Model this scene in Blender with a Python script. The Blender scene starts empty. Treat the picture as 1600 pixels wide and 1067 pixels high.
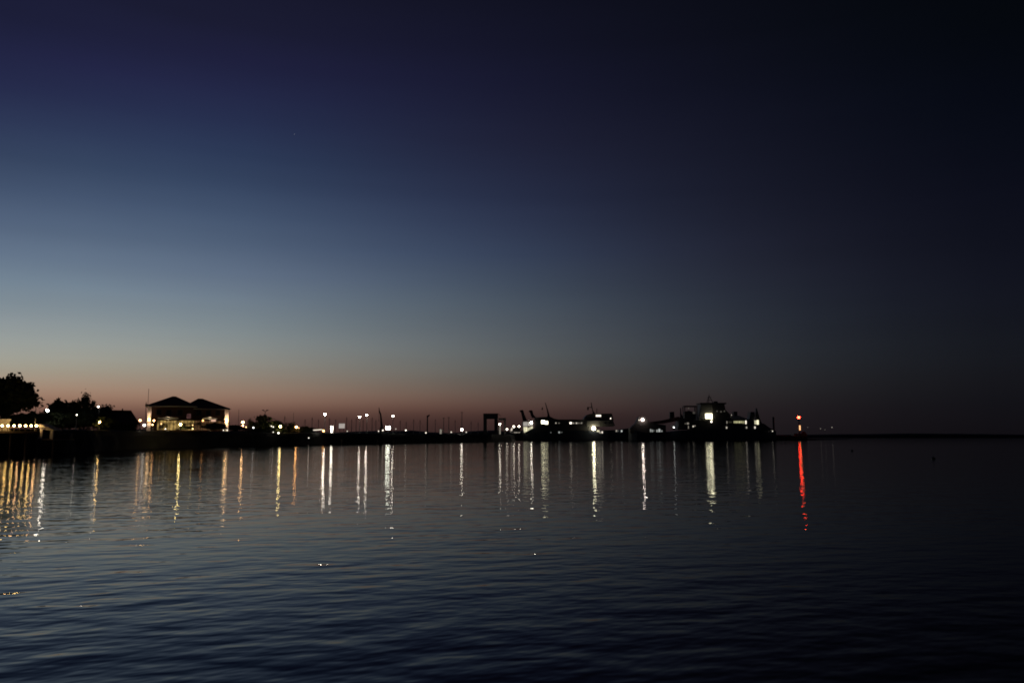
import bpy, bmesh, math, random
import numpy as np
from mathutils import Vector, Matrix

random.seed(7)
C = bpy.context.scene.collection
R = math.radians

# ------------------------------------------------------------------ camera
H_CAM, F_PX, HORIZON = 2.6, 1245.0, 682.5
PITCH = math.atan((HORIZON - 533.5) / F_PX)
cd = bpy.data.cameras.new('camera')
cam = bpy.data.objects.new('camera', cd)
C.objects.link(cam)
cam.location = (0, 0, H_CAM)
cam.rotation_euler = (math.pi / 2 + PITCH, 0, 0)
cd.sensor_width = 36.0
cd.lens = F_PX / 1600.0 * 36.0
cd.clip_start, cd.clip_end = 0.1, 60000
sc = bpy.context.scene
sc.camera = cam

sc.render.engine = 'CYCLES'
sc.view_settings.view_transform = 'Standard'
sc.view_settings.look = 'None'
sc.view_settings.exposure = 0
sc.view_settings.gamma = 1
sc.render.dither_intensity = 1.0
sc.cycles.use_denoising = True
sc.cycles.denoiser = 'OPENIMAGEDENOISE'
sc.cycles.denoising_prefilter = 'ACCURATE'
sc.cycles.use_adaptive_sampling = False
sc.cycles.sample_clamp_indirect = 0
sc.cycles.sample_clamp_direct = 0
sc.cycles.max_bounces = 5
sc.cycles.pixel_filter_type = 'BLACKMAN_HARRIS'
sc.cycles.filter_width = 1.8
sc.cycles.caustics_reflective = False
sc.cycles.caustics_refractive = False

# ------------------------------------------------------------------ world: dusk sky, sun set to the left
def lin(c):
    c = np.asarray(c, float) / 255.0
    return np.where(c <= 0.04045, c / 12.92, ((c + 0.055) / 1.055) ** 2.4)

# colours of the sky along five bearings, from high to low
SKY = {
    50: [(20, 28, 30, 56), (100, 35, 38, 71), (150, 40, 47, 79), (196, 46, 57, 86), (250, 57, 72, 99), (320, 77, 93, 119), (396, 101, 118, 139),
         (450, 121, 138, 151), (500, 143, 152, 156), (530, 154, 160, 157), (556, 162, 162, 152), (576, 164, 158, 141), (596, 168, 147, 128),
         (616, 164, 131, 110), (634, 138, 103, 86), (645, 112, 80, 70), (660, 90, 63, 57), (683, 78, 55, 52)],
    400: [(20, 25, 26, 46), (100, 31, 32, 62), (180, 37, 45, 77), (251, 44, 59, 88), (351, 70, 87, 112), (431, 97, 112, 134),
          (491, 119, 133, 142), (531, 134, 143, 144), (561, 144, 144, 137), (588, 147, 136, 123), (606, 151, 129, 112), (620, 147, 118, 101),
          (632, 138, 106, 90), (643, 111, 81, 69), (652, 92, 66, 57), (663, 78, 54, 49), (683, 68, 47, 44)],
    800: [(20, 17, 18, 34), (121, 23, 24, 46), (221, 31, 33, 55), (311, 39, 46, 71), (396, 53, 65, 89), (461, 71, 83, 97),
          (521, 88, 95, 102), (561, 94, 98, 98), (591, 94, 89, 84), (618, 97, 79, 71), (636, 91, 66, 59), (650, 70, 48, 44), (663, 58, 39, 37), (683, 50, 35, 34)],
    1200: [(20, 10, 12, 21), (151, 15, 17, 30), (301, 23, 25, 39), (401, 32, 34, 48), (481, 38, 43, 54), (551, 43, 47, 53),
           (601, 41, 41, 43), (625, 37, 34, 36), (645, 33, 28, 31), (683, 27, 23, 26)],
    1550: [(20, 4, 7, 12), (151, 6, 9, 18), (301, 11, 13, 24), (451, 17, 19, 29), (550, 20, 22, 28), (600, 19, 19, 24), (621, 17, 17, 22), (683, 15, 13, 17)],
}
xs = sorted(SKY)
gy = np.arange(0, 684, 4.0)
colsL = []
for x in xs:
    t = SKY[x]
    ys_ = [a[0] for a in t]
    cl = np.log(np.array([lin(a[1:]) for a in t]))
    c = np.stack([np.interp(gy, ys_, cl[:, k]) for k in range(3)], 1)
    ker = np.array([1, 2, 3, 2, 1.0]); ker /= ker.sum()
    pad = np.pad(c, ((2, 2), (0, 0)), mode='edge')
    c = np.stack([np.convolve(pad[:, k], ker, 'valid') for k in range(3)], 1)
    colsL.append(c)
colsL = np.array(colsL)                       # bearing, height, rgb
gx = np.arange(-100, 1701, 20.0)
grid = np.zeros((len(gx), len(gy), 3))
kx = np.exp(-0.5 * (np.arange(-15, 16) * 20 / 110.0) ** 2); kx /= kx.sum()
for j in range(len(gy)):
    for k in range(3):
        v = np.interp(gx, xs, colsL[:, j, k])
        grid[:, j, k] = np.convolve(np.pad(v, 15, mode='edge'), kx, 'valid')

def sky_at(az, el):
    d = np.array([math.sin(az) * math.cos(el), math.cos(az) * math.cos(el), math.sin(el)])
    f = d[1] * math.cos(PITCH) + d[2] * math.sin(PITCH)
    u = -d[1] * math.sin(PITCH) + d[2] * math.cos(PITCH)
    px = 800 + F_PX * d[0] / f
    py = 533.5 - F_PX * u / f
    i = np.clip((px - gx[0]) / 20.0, 0, len(gx) - 1.001)
    j = np.clip(py / 4.0, 0, len(gy) - 1.001)
    i0, j0 = int(i), int(j); fi, fj = i - i0, j - j0
    v = (grid[i0, j0] * (1 - fi) + grid[i0 + 1, j0] * fi) * (1 - fj) + (grid[i0, j0 + 1] * (1 - fi) + grid[i0 + 1, j0 + 1] * fi) * fj
    fade = 1.0 if py > 0 else max(0.45, 1 + py / 900.0)
    return np.exp(v) * fade

EL = [0, .4, .8, 1.2, 1.6, 2.0, 2.5, 3, 3.6, 4.3, 5, 6, 7, 8, 9.5, 11, 13, 15, 17, 19, 21, 23, 25, 27, 30, 35, 45, 60]
AZ = [-34, -29, -24, -19, -14, -9, -4, 1, 6, 11, 16, 21, 26, 31, 35]
W = bpy.data.worlds.new('World'); sc.world = W; W.use_nodes = True
wt = W.node_tree; wt.nodes.clear()
wn = lambda t: wt.nodes.new(t)
tc = wn('ShaderNodeTexCoord'); sep = wn('ShaderNodeSeparateXYZ'); wt.links.new(tc.outputs['Generated'], sep.inputs[0])
def wmath(op, a, b=None):
    m = wn('ShaderNodeMath'); m.operation = op
    for i, v in enumerate((a, b)):
        if v is None: continue
        if isinstance(v, (int, float)): m.inputs[i].default_value = v
        else: wt.links.new(v, m.inputs[i])
    return m.outputs[0]
el_ = wmath('ARCSINE', sep.outputs[2])
az_ = wmath('ARCTAN2', sep.outputs[0], sep.outputs[1])
eln = wmath('DIVIDE', el_, R(60))
def ramp(cols):
    r = wn('ShaderNodeValToRGB'); e = r.color_ramp.elements
    r.color_ramp.interpolation = 'LINEAR'
    while len(e) < len(EL): e.new(0.5)
    for k, (a, c) in enumerate(zip(EL, cols)):
        e[k].position = a / 60.0; e[k].color = (*[float(v) for v in c], 1)
    wt.links.new(eln, r.inputs[0]); return r.outputs[0]
columns = [(a, [sky_at(R(a), R(e)) for e in EL]) for a in AZ]
dark = columns[-1][1]
glow = columns[0][1]
full = [(-180, dark), (-120, [np.sqrt(a * b) for a, b in zip(dark, glow)]), (-75, glow)] + columns + [(90, dark), (180, dark)]
cur = ramp(full[0][1])
for (a0, _), (a1, c1) in zip(full[:-1], full[1:]):
    mr = wn('ShaderNodeMapRange'); mr.inputs['From Min'].default_value = R(a0); mr.inputs['From Max'].default_value = R(a1)
    wt.links.new(az_, mr.inputs['Value'])
    mx = wn('ShaderNodeMix'); mx.data_type = 'RGBA'
    wt.links.new(mr.outputs[0], mx.inputs[0]); wt.links.new(cur, mx.inputs[6]); wt.links.new(ramp(c1), mx.inputs[7])
    cur = mx.outputs[2]
bg = wn('ShaderNodeBackground'); wo = wn('ShaderNodeOutputWorld')
# faint thin haze layers, stretched along the horizon
hm = wn('ShaderNodeMapping'); hm.inputs['Scale'].default_value = (2.2, 2.2, 26)
hn = wn('ShaderNodeTexNoise'); hn.inputs['Scale'].default_value = 1.0; hn.inputs['Detail'].default_value = 4
wt.links.new(tc.outputs['Generated'], hm.inputs[0]); wt.links.new(hm.outputs[0], hn.inputs['Vector'])
hr = wn('ShaderNodeMapRange'); hr.inputs['From Min'].default_value = .3; hr.inputs['From Max'].default_value = .7
hr.inputs['To Min'].default_value = .965; hr.inputs['To Max'].default_value = 1.03
wt.links.new(hn.outputs['Fac'], hr.inputs['Value']); wt.links.new(hr.outputs[0], bg.inputs[1])
wt.links.new(cur, bg.inputs[0])
wt.links.new(bg.outputs[0], wo.inputs[0])

# ------------------------------------------------------------------ helpers
def P(px, py, D):
    dx, up = (px - 800) / F_PX, (533.5 - py) / F_PX
    d = (dx, math.cos(PITCH) - up * math.sin(PITCH), math.sin(PITCH) + up * math.cos(PITCH))
    s = D / d[1]
    return Vector((d[0] * s, D, H_CAM + d[2] * s))
def X(px, D): return P(px, HORIZON, D).x
def Z(py, D): return P(800, py, D).z
def M(D): return D * math.cos(PITCH) / F_PX          # metres in one photo pixel at distance D

class MB:
    def __init__(s): s.v, s.f = [], []
    def add(s, vs, fs):
        o = len(s.v); s.v += [tuple(v) for v in vs]; s.f += [tuple(i + o for i in f) for f in fs]
    def box(s, x0, x1, y0, y1, z0, z1):
        s.add([(x0, y0, z0), (x1, y0, z0), (x1, y1, z0), (x0, y1, z0), (x0, y0, z1), (x1, y0, z1), (x1, y1, z1), (x0, y1, z1)],
              [(0, 3, 2, 1), (4, 5, 6, 7), (0, 1, 5, 4), (1, 2, 6, 5), (2, 3, 7, 6), (3, 0, 4, 7)])
    def prism(s, pts, y0, y1):                        # (x, z) outline pushed from y0 to y1
        n = len(pts)
        s.add([(x, y0, z) for x, z in pts] + [(x, y1, z) for x, z in pts],
              [tuple(range(n)), tuple(range(2 * n - 1, n - 1, -1))] + [(i, (i + n), (i + 1) % n + n, (i + 1) % n) for i in range(n)])
    def tube(s, a, b, r0, r1=None, n=8):
        r1 = r0 if r1 is None else r1
        a, b = Vector(a), Vector(b); d = (b - a).normalized()
        u = d.orthogonal().normalized(); w = d.cross(u)
        vs = []
        for p, r in ((a, r0), (b, r1)):
            for k in range(n):
                t = 2 * math.pi * k / n
                vs.append(p + u * (r * math.cos(t)) + w * (r * math.sin(t)))
        s.add(vs, [tuple(range(n))[::-1], tuple(range(n, 2 * n))] + [(k, (k + 1) % n, (k + 1) % n + n, k + n) for k in range(n)])
    def lathe(s, c, prof, n=12):                      # prof: (r, z) from low to high
        vs, fs = [], []
        for r, z in prof:
            for k in range(n):
                t = 2 * math.pi * k / n
                vs.append((c[0] + r * math.cos(t), c[1] + r * math.sin(t), c[2] + z))
        for i in range(len(prof) - 1):
            for k in range(n):
                fs.append((i * n + k, i * n + (k + 1) % n, (i + 1) * n + (k + 1) % n, (i + 1) * n + k))
        fs.append(tuple(range(n))[::-1]); fs.append(tuple(range((len(prof) - 1) * n, len(prof) * n)))
        s.add(vs, fs)
    def ball(s, c, r, n=10, m=6, sz=1.0):
        s.lathe(c, [(max(1e-3, r * math.cos(t)), r * sz * math.sin(t)) for t in [(-0.5 + i / m) * math.pi for i in range(m + 1)]], n)
    def build(s, name, mat, root=None, smooth=False):
        me = bpy.data.meshes.new(name)
        off = Vector(root_world(root)) if root is not None else Vector()
        me.from_pydata([tuple(Vector(v) - off) for v in s.v], [], s.f)
        bm = bmesh.new(); bm.from_mesh(me); bmesh.ops.recalc_face_normals(bm, faces=bm.faces); bm.to_mesh(me); bm.free()
        me.materials.append(mat)
        if smooth:
            for p in me.polygons: p.use_smooth = True
        o = bpy.data.objects.new(name, me); C.objects.link(o)
        if root is not None: o.parent = root
        return o
def root_world(o):
    v = Vector()
    while o is not None: v = v + o.location; o = o.parent
    return v
def tag(o, label, cat, group=None):
    o['label'] = label; o['category'] = cat
    if group: o['group'] = group
    return o
def thing(name, label, cat, loc, group=None):
    o = bpy.data.objects.new(name, None); C.objects.link(o); o.location = loc
    o.empty_display_size = 0.5
    return tag(o, label, cat, group)

def face(o, px):                                      # turn a thing so that its front looks along the shore at the bay
    a = math.atan((800 - px) / F_PX)
    o.rotation_euler.z = a; o.scale.x = math.cos(a)

def mat(name, col, rough=0.7, metal=0.0, var=0.25, scale=3.0, bump=0.0):
    m = bpy.data.materials.new(name); m.use_nodes = True
    nt = m.node_tree; b = nt.nodes['Principled BSDF']
    b.inputs['Roughness'].default_value = rough; b.inputs['Metallic'].default_value = metal
    t = nt.nodes.new('ShaderNodeTexCoord'); n = nt.nodes.new('ShaderNodeTexNoise')
    n.inputs['Scale'].default_value = scale; n.inputs['Detail'].default_value = 5
    nt.links.new(t.outputs['Object'], n.inputs['Vector'])
    r = nt.nodes.new('ShaderNodeValToRGB'); e = r.color_ramp.elements
    e[0].position, e[1].position = 0.3, 0.7
    e[0].color = (*[c * (1 - var) for c in col], 1); e[1].color = (*[min(1, c * (1 + var)) for c in col], 1)
    nt.links.new(n.outputs['Fac'], r.inputs[0]); nt.links.new(r.outputs[0], b.inputs['Base Color'])
    if bump:
        bp = nt.nodes.new('ShaderNodeBump'); bp.inputs['Strength'].default_value = bump
        nt.links.new(n.outputs['Fac'], bp.inputs['Height']); nt.links.new(bp.outputs[0], b.inputs['Normal'])
    return m
_em = {}
def glowmat(col, strength, noise=0.0, scale=1.0):
    key = (col, strength, noise, scale)
    if key in _em: return _em[key]
    m = bpy.data.materials.new('lamp_and_glow'); m.use_nodes = True
    nt = m.node_tree; nt.nodes.clear()
    e = nt.nodes.new('ShaderNodeEmission'); o = nt.nodes.new('ShaderNodeOutputMaterial')
    e.inputs[0].default_value = (*col, 1); e.inputs[1].default_value = strength
    if noise:
        t = nt.nodes.new('ShaderNodeTexCoord'); n = nt.nodes.new('ShaderNodeTexNoise')
        n.inputs['Scale'].default_value = scale; n.inputs['Detail'].default_value = 2
        nt.links.new(t.outputs['Object'], n.inputs['Vector'])
        mr = nt.nodes.new('ShaderNodeMapRange')
        mr.inputs['From Min'].default_value = 0.35; mr.inputs['From Max'].default_value = 0.65
        mr.inputs['To Min'].default_value = strength * (1 - noise); mr.inputs['To Max'].default_value = strength
        nt.links.new(n.outputs['Fac'], mr.inputs['Value']); nt.links.new(mr.outputs[0], e.inputs[1])
    nt.links.new(e.outputs[0], o.inputs[0])
    _em[key] = m
    return m

WHITE, COOL, WARM, ORANGE, YELLOW, CREAM = (1, .90, .74), (.95, 1, .95), (1, .54, .21), (1, .45, .13), (1, .74, .26), (1, .93, .62)
m_stone = mat('dark_stone', (.012, .012, .012), .85, scale=1.5, bump=.3)
m_paving = mat('paving', (.16, .155, .15), .8, scale=.6)
m_land = mat('grassy_land', (.014, .017, .01), .9, scale=.2)
m_metal = mat('dark_metal', (.10, .10, .105), .5, .6)
m_pole = mat('grey_pole', (.22, .22, .22), .5, .5)
m_leaf = mat('dark_leaves', (.045, .065, .03), .7, var=.4, scale=1.5)
m_bark = mat('bark', (.09, .065, .045), .9, scale=6)
m_tile = mat('roof_tiles', (.10, .05, .04), .8, scale=4, bump=.2)
m_brick = mat('brown_brick', (.11, .055, .045), .8, scale=6, bump=.1)
m_white = mat('white_paint', (.72, .70, .66), .55, var=.06)
m_cloth = mat('white_canvas', (.75, .72, .66), .8, var=.05)
nt_ = m_cloth.node_tree; tl_ = nt_.nodes.new('ShaderNodeBsdfTranslucent'); ms_ = nt_.nodes.new('ShaderNodeMixShader')
tl_.inputs[0].default_value = (.75, .72, .66, 1); ms_.inputs[0].default_value = .45
nt_.links.new(nt_.nodes['Principled BSDF'].outputs[0], ms_.inputs[1]); nt_.links.new(tl_.outputs[0], ms_.inputs[2])
nt_.links.new(ms_.outputs[0], nt_.nodes['Material Output'].inputs[0])
m_hull = mat('navy_hull', (.035, .04, .055), .4, var=.2, scale=.5)
m_ship = mat('ship_white_paint', (.42, .42, .40), .5, var=.1, scale=.6)
m_shipdark = mat('ship_dark_paint', (.055, .05, .05), .55, var=.2, scale=.6)
m_shipgrey = mat('ship_grey_paint', (.16, .15, .14), .55, var=.15, scale=.6)
m_rust = mat('rusty_red_paint', (.10, .03, .025), .7)
m_red = mat('red_paint', (.35, .04, .03), .5)
m_wood = mat('weathered_timber', (.12, .09, .065), .8, scale=5)
m_glass = mat('dark_glass', (.02, .022, .025), .1, var=.05)

# ------------------------------------------------------------------ water
def water_material():
    m = bpy.data.materials.new('sea_water'); m.use_nodes = True
    nt = m.node_tree; nt.nodes.clear(); N = nt.nodes.new; L = nt.links.new
    # height field of the ripples, as a group evaluated three times to get its slope
    g = bpy.data.node_groups.new('ripple_height', 'ShaderNodeTree')
    g.interface.new_socket('Vector', in_out='INPUT', socket_type='NodeSocketVector')
    g.interface.new_socket('Height', in_out='OUTPUT', socket_type='NodeSocketFloat')
    gi, go = g.nodes.new('NodeGroupInput'), g.nodes.new('NodeGroupOutput')
    total = None
    #        angle  wavelength  stretch  amplitude (m)  seed
    for ang, lam, st, amp, seed in ((24, .95, 2.2, .036, 3.1), (10, .44, 1.9, .0215, 11.7), (36, .20, 1.7, .006, 23.3)):
        mp = g.nodes.new('ShaderNodeMapping'); mp.vector_type = 'TEXTURE'
        mp.inputs['Rotation'].default_value = (0, 0, R(ang))
        mp.inputs['Location'].default_value = (seed, seed * 2.3, 0)
        mp.inputs['Scale'].default_value = (lam * st, lam, 1)
        nz = g.nodes.new('ShaderNodeTexNoise'); nz.noise_dimensions = '2D'
        nz.inputs['Scale'].default_value = 1; nz.inputs['Detail'].default_value = 1.0; nz.inputs['Roughness'].default_value = .45
        ml = g.nodes.new('ShaderNodeMath'); ml.operation = 'MULTIPLY'; ml.inputs[1].default_value = amp
        g.links.new(gi.outputs[0], mp.inputs[0]); g.links.new(mp.outputs[0], nz.inputs['Vector']); g.links.new(nz.outputs['Fac'], ml.inputs[0])
        if total is None: total = ml.outputs[0]
        else:
            ad = g.nodes.new('ShaderNodeMath'); ad.operation = 'ADD'
            g.links.new(total, ad.inputs[0]); g.links.new(ml.outputs[0], ad.inputs[1]); total = ad.outputs[0]
    g.links.new(total, go.inputs[0])
    geo = N('ShaderNodeNewGeometry'); EPS = .02
    hs = []
    for off in ((0, 0, 0), (EPS, 0, 0), (0, EPS, 0)):
        va = N('ShaderNodeVectorMath'); va.operation = 'ADD'; va.inputs[1].default_value = off
        L(geo.outputs['Position'], va.inputs[0])
        gn = N('ShaderNodeGroup'); gn.node_tree = g; L(va.outputs[0], gn.inputs[0]); hs.append(gn.outputs[0])
    # calmer and livelier patches
    pn = N('ShaderNodeTexNoise'); pn.inputs['Scale'].default_value = .085; pn.inputs['Detail'].default_value = 3
    L(geo.outputs['Position'], pn.inputs['Vector'])
    pr = N('ShaderNodeMapRange'); pr.inputs['From Min'].default_value = .3; pr.inputs['From Max'].default_value = .7
    pr.inputs['To Min'].default_value = .55; pr.inputs['To Max'].default_value = 1.12; L(pn.outputs['Fac'], pr.inputs['Value'])
    # livelier open water, calmer in the lee of the mole
    sy_ = N('ShaderNodeSeparateXYZ'); L(geo.outputs['Position'], sy_.inputs[0])
    lee = N('ShaderNodeMapRange'); lee.interpolation_type = 'SMOOTHSTEP'
    lee.inputs['From Min'].default_value = 8; lee.inputs['From Max'].default_value = 19
    lee.inputs['To Min'].default_value = 1.1; lee.inputs['To Max'].default_value = .72; L(sy_.outputs[1], lee.inputs['Value'])
    lm = N('ShaderNodeMath'); lm.operation = 'MULTIPLY'; L(pr.outputs[0], lm.inputs[0]); L(lee.outputs[0], lm.inputs[1])
    sl = []
    for h in hs[1:]:
        sb = N('ShaderNodeMath'); sb.operation = 'SUBTRACT'; L(hs[0], sb.inputs[0]); L(h, sb.inputs[1])
        dv = N('ShaderNodeMath'); dv.operation = 'DIVIDE'; L(sb.outputs[0], dv.inputs[0]); dv.inputs[1].default_value = EPS
        mu = N('ShaderNodeMath'); mu.operation = 'MULTIPLY'; L(dv.outputs[0], mu.inputs[0]); L(lm.outputs[0], mu.inputs[1])
        sl.append(mu.outputs[0])
    cx = N('ShaderNodeCombineXYZ'); L(sl[0], cx.inputs[0]); L(sl[1], cx.inputs[1]); cx.inputs[2].default_value = 1
    nm = N('ShaderNodeVectorMath'); nm.operation = 'NORMALIZE'; L(cx.outputs[0], nm.inputs[0])
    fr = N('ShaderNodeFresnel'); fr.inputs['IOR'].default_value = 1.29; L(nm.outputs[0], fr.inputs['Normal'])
    gl = N('ShaderNodeBsdfGlossy'); gl.distribution = 'BECKMANN'; gl.inputs['Roughness'].default_value = .045
    L(nm.outputs[0], gl.inputs['Normal'])
    df = N('ShaderNodeBsdfDiffuse'); df.inputs[0].default_value = (.003, .005, .008, 1)
    mx = N('ShaderNodeMixShader'); L(fr.outputs[0], mx.inputs[0]); L(df.outputs[0], mx.inputs[1]); L(gl.outputs[0], mx.inputs[2])
    out = N('ShaderNodeOutputMaterial'); L(mx.outputs[0], out.inputs[0])
    return m
b = MB()
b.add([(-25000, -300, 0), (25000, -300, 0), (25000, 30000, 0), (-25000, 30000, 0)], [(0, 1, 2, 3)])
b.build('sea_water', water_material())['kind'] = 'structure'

# ------------------------------------------------------------------ land, mole, far shore
SHORE = [(-420, 100), (-150, 122), (0, 132), (62, 135), (100, 139), (150, 150), (200, 168), (300, 207), (400, 245), (500, 282), (600, 326), (700, 392), (760, 440), (800, 470)]
front = []
for (a, da), (c, dc) in zip(SHORE[:-1], SHORE[1:]):
    for k in range(6):
        t = k / 6; px, d = a + (c - a) * t, da + (dc - da) * t
        front.append(Vector((X(px, d), d, 0)))
front.append(Vector((X(800, 470), 470, 0)))
ends = [(806, 520), (806, 612), (880, 622), (1000, 628), (1100, 632), (1200, 636), (1262, 640)]
front += [Vector((X(px, d), d, 0)) for px, d in ends]
def strip(path, prof, jitter, rnd):
    vs, fs = [], []
    n = len(path)
    for i, p in enumerate(path):
        d = (path[min(i + 1, n - 1)] - path[max(i - 1, 0)]).normalized()
        nrm = Vector((-d.y, d.x, 0))
        for (o, z) in prof(i, p):
            j = jitter * .5 if 0.1 < z < 3.6 else jitter * .1
            vs.append(p + nrm * (o + rnd.uniform(-j, j)) + Vector((0, 0, z + rnd.uniform(-j, j) * .3)))
    k = len(prof(0, path[0]))
    for i in range(n - 1):
        for q in range(k - 1):
            fs.append((i * k + q, (i + 1) * k + q, (i + 1) * k + q + 1, i * k + q + 1))
    return vs, fs
rnd = random.Random(3)
def prof(i, p):
    px = 800 + F_PX * p.x / p.y * math.cos(PITCH)
    if p.y < 250 and px < 420: w, tz = 260.0, 4.0
    elif px < 1200 and p.y < 600: w, tz = 45.0, 4.05
    else: w, tz = 26.0, 4.3 if px < 1225 else 3.2
    return [(-.6, -1.2), (0, .05), (.5, 1.4), (1.0, 2.9), (1.5, tz - .2), (2.0, tz), (w, tz), (w + 10, -1.2)]
b = MB(); b.add(*strip(front, prof, .45, rnd))
b.build('harbour_ground', m_stone)['kind'] = 'structure'
b = MB()
pt = [(X(px, d), d) for px, d in ((-700, 560), (-420, 300), (-150, 240), (60, 260), (250, 330), (390, 420), (410, 900), (-300, 1000))]
n = len(pt)
b.add([(x, y, 3.96) for x, y in pt] + [(x, y, -1) for x, y in pt], [tuple(range(n))] + [(i, (i + 1) % n, (i + 1) % n + n, i + n) for i in range(n)])
b.build('inland_ground', m_land)['kind'] = 'structure'
# low sill running on from the mole head
b = MB(); path = [Vector((X(px, d), d, 0)) for px, d in ((1255, 662), (1275, 700), (1295, 760), (1312, 850), (1328, 980))]
b.add(*strip(path, lambda i, p: [(-4, -1), (0, 1.2 - i * .2), (5, 1.2 - i * .2), (9, -1)], .2, rnd))
b.build('stone_breakwater', m_stone); tag(bpy.data.objects['stone_breakwater'], 'low dark stone breakwater trailing right from the red beacon', 'breakwater')
# far shore on the horizon
b = MB(); rnd = random.Random(9); vs, fs = [], []
nn = 160
for i in range(nn):
    x = -2200 + 5600 * i / (nn - 1)
    wood = 1 / (1 + math.exp((x - 150) / 120.0))
    top = 10.5 + 2.2 * math.sin(i * .21) + rnd.uniform(-.7, .7) + wood * (10 + 3 * math.sin(i * .63) + rnd.uniform(-3, 3))
    vs += [(x, 2300, -1), (x, 2330, top * .7), (x, 2380, top), (x, 2700, top - 1), (x, 2800, -1)]
for i in range(nn - 1):
    for q in range(4): fs.append((i * 5 + q, (i + 1) * 5 + q, (i + 1) * 5 + q + 1, i * 5 + q + 1))
b.add(vs, fs); b.build('far_shore', m_land)['kind'] = 'structure'

# ------------------------------------------------------------------ lamps
G0 = 4.0
def lamp_post(px, py, D, rpx, col, st, label, tall=False, ground=G0, group='street lamps along the shore', cat='street lamp'):
    c = P(px, py, D); r = rpx * .7 * M(D); st *= 1.55
    t = thing('street_lamp', label, cat, (c.x, D, ground), group)
    b = MB()
    if tall:
        b.lathe((c.x, D + r + .25, ground), [(.22, 0), (.2, .6), (.13, .7), (.08, c.z + r - ground)], 8)
        b.tube((c.x, D + r + .25, c.z + r), (c.x, D - .1, c.z + r + .12), .06)
        b.build('pole', m_pole, t)
        h = MB(); h.lathe((c.x, D, c.z), [(r * .55, -.0), (r * 1.02, r * .55), (r * .8, r * .95), (r * .25, r * 1.08)], 10)
        h.build('lamp_cap', m_metal, t)
    else:
        b.lathe((c.x, D, ground), [(.16, 0), (.14, .35), (.08, .45), (.06, max(.5, c.z - r - ground))], 8)
        b.build('pole', m_pole, t)
        h = MB(); h.lathe((c.x, D, c.z + r * .75), [(r * .75, 0), (r * .5, r * .3), (.03, r * .45)], 10)
        h.build('lamp_cap', m_metal, t)
    g = MB(); g.ball((c.x, D, c.z), r); g.build('lamp_globe', glowmat(col, st), t, True)
    return t
def small_light(px, py, D, rpx, col, st, label, group='low lights along the shore', ground=G0):
    c = P(px, py, D); r = rpx * .75 * M(D); st *= 1.3; gz = min(ground, c.z - r - .3)
    t = thing('bollard_light', label, 'bollard light', (c.x, D, gz), group)
    b = MB(); b.lathe((c.x, D, gz), [(.12, 0), (.11, .1), (.09, c.z - r * .9 - gz)], 8); b.build('pole', m_pole, t)
    g = MB(); g.ball((c.x, D, c.z), r, 8, 5); g.build('lamp_globe', glowmat(col, st), t, True)
    return t

lamp_post(74, 641, 148, 2.8, WHITE, 32, 'bright white lamp on a post just right of the big round tree')
lamp_post(98, 630, 172, 1.5, WHITE, 8, 'small white lamp showing at the top edge of the spiky tree', True)
lamp_post(120, 648, 152, 1.2, WHITE, 8, 'tiny white lamp low in front of the tall dense tree')
lamp_post(153.5, 635, 166, 1.9, WHITE, 9, 'white lamp beside the top right edge of the tall dense tree', True)
lamp_post(155, 659, 158, 2.5, (1, .62, .2), 40, 'orange lamp below a white one in front of the hip roofed house')
lamp_post(219, 656.5, 186, 2.5, WARM, 7, 'pinkish lamp at the right end of the hip roofed house')
lamp_post(225.5, 664, 181, 3.0, WHITE, 4.5, 'bright white lamp standing low left of the restaurant corner pillar')
lamp_post(240.5, 657, 190, 1.7, WARM, 16, 'warm globe lamp just right of the restaurant left pillar')
lamp_post(238.2, 663.5, 189, 1.4, WARM, 10, 'lower warm globe lamp right of the restaurant left pillar')
lamp_post(252, 662, 190, 1.6, WARM, 2, 'dim globe lamp under the left edge of the wide left parasol')
lamp_post(282, 663, 190, 2.4, YELLOW, 34, 'bright yellow lamp in front of the restaurant windows')
lamp_post(301, 664, 192, 1.2, WARM, 2.5, 'small warm globe lamp between the two restaurant shrubs')
lamp_post(317, 657, 194, 1.9, ORANGE, 4, 'warm lamp under the left end of the right parasol')
lamp_post(379.5, 659.5, 262, 2.5, WARM, 22, 'upper warm lamp of the pair right of the restaurant')
lamp_post(379.5, 664.8, 259, 1.6, WARM, 14, 'lower warm lamp of the pair right of the restaurant')
lamp_post(396, 668, 257, 1.8, COOL, 2.5, 'cool white lamp at the left foot of the broad dark tree')
lamp_post(438, 666, 264, 2.3, YELLOW, 36, 'warm lamp at the right end of the broad dark tree')
lamp_post(463, 667, 276, 2.2, ORANGE, 24, 'orange lamp right of the small dark tree on the mole')
lamp_post(505.5, 673, 296, 2.2, ORANGE, 8, 'orange lamp low beneath the tall white lamp')
lamp_post(507.5, 647, 304, 2.2, WHITE, 60, 'tall white lamp left of the lit white pillar', True)
lamp_post(562, 651, 342, 1.7, WHITE, 50, 'lower tall lamp of the pair left of the leaning crane', True)
lamp_post(573, 648, 338, 1.9, WHITE, 50, 'higher tall lamp of the pair left of the leaning crane', True)
lamp_post(614, 649.5, 346, 1.7, WHITE, 40, 'tall lamp above and right of the square white floodlight', True)
lamp_post(634, 672, 350, 1.5, WHITE, 2.5, 'low white lamp right of the square white floodlight')
lamp_post(721.5, 671, 418, 2.5, WHITE, 14, 'bright white lamp standing alone left of the portal gantry')
lamp_post(781, 662.5, 452, 1.7, WHITE, 22, 'white lamp between the big and the small portal gantry')
lamp_post(792.2, 670.5, 456, 2.2, WHITE, 4, 'white lamp right of the small portal gantry')

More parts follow.
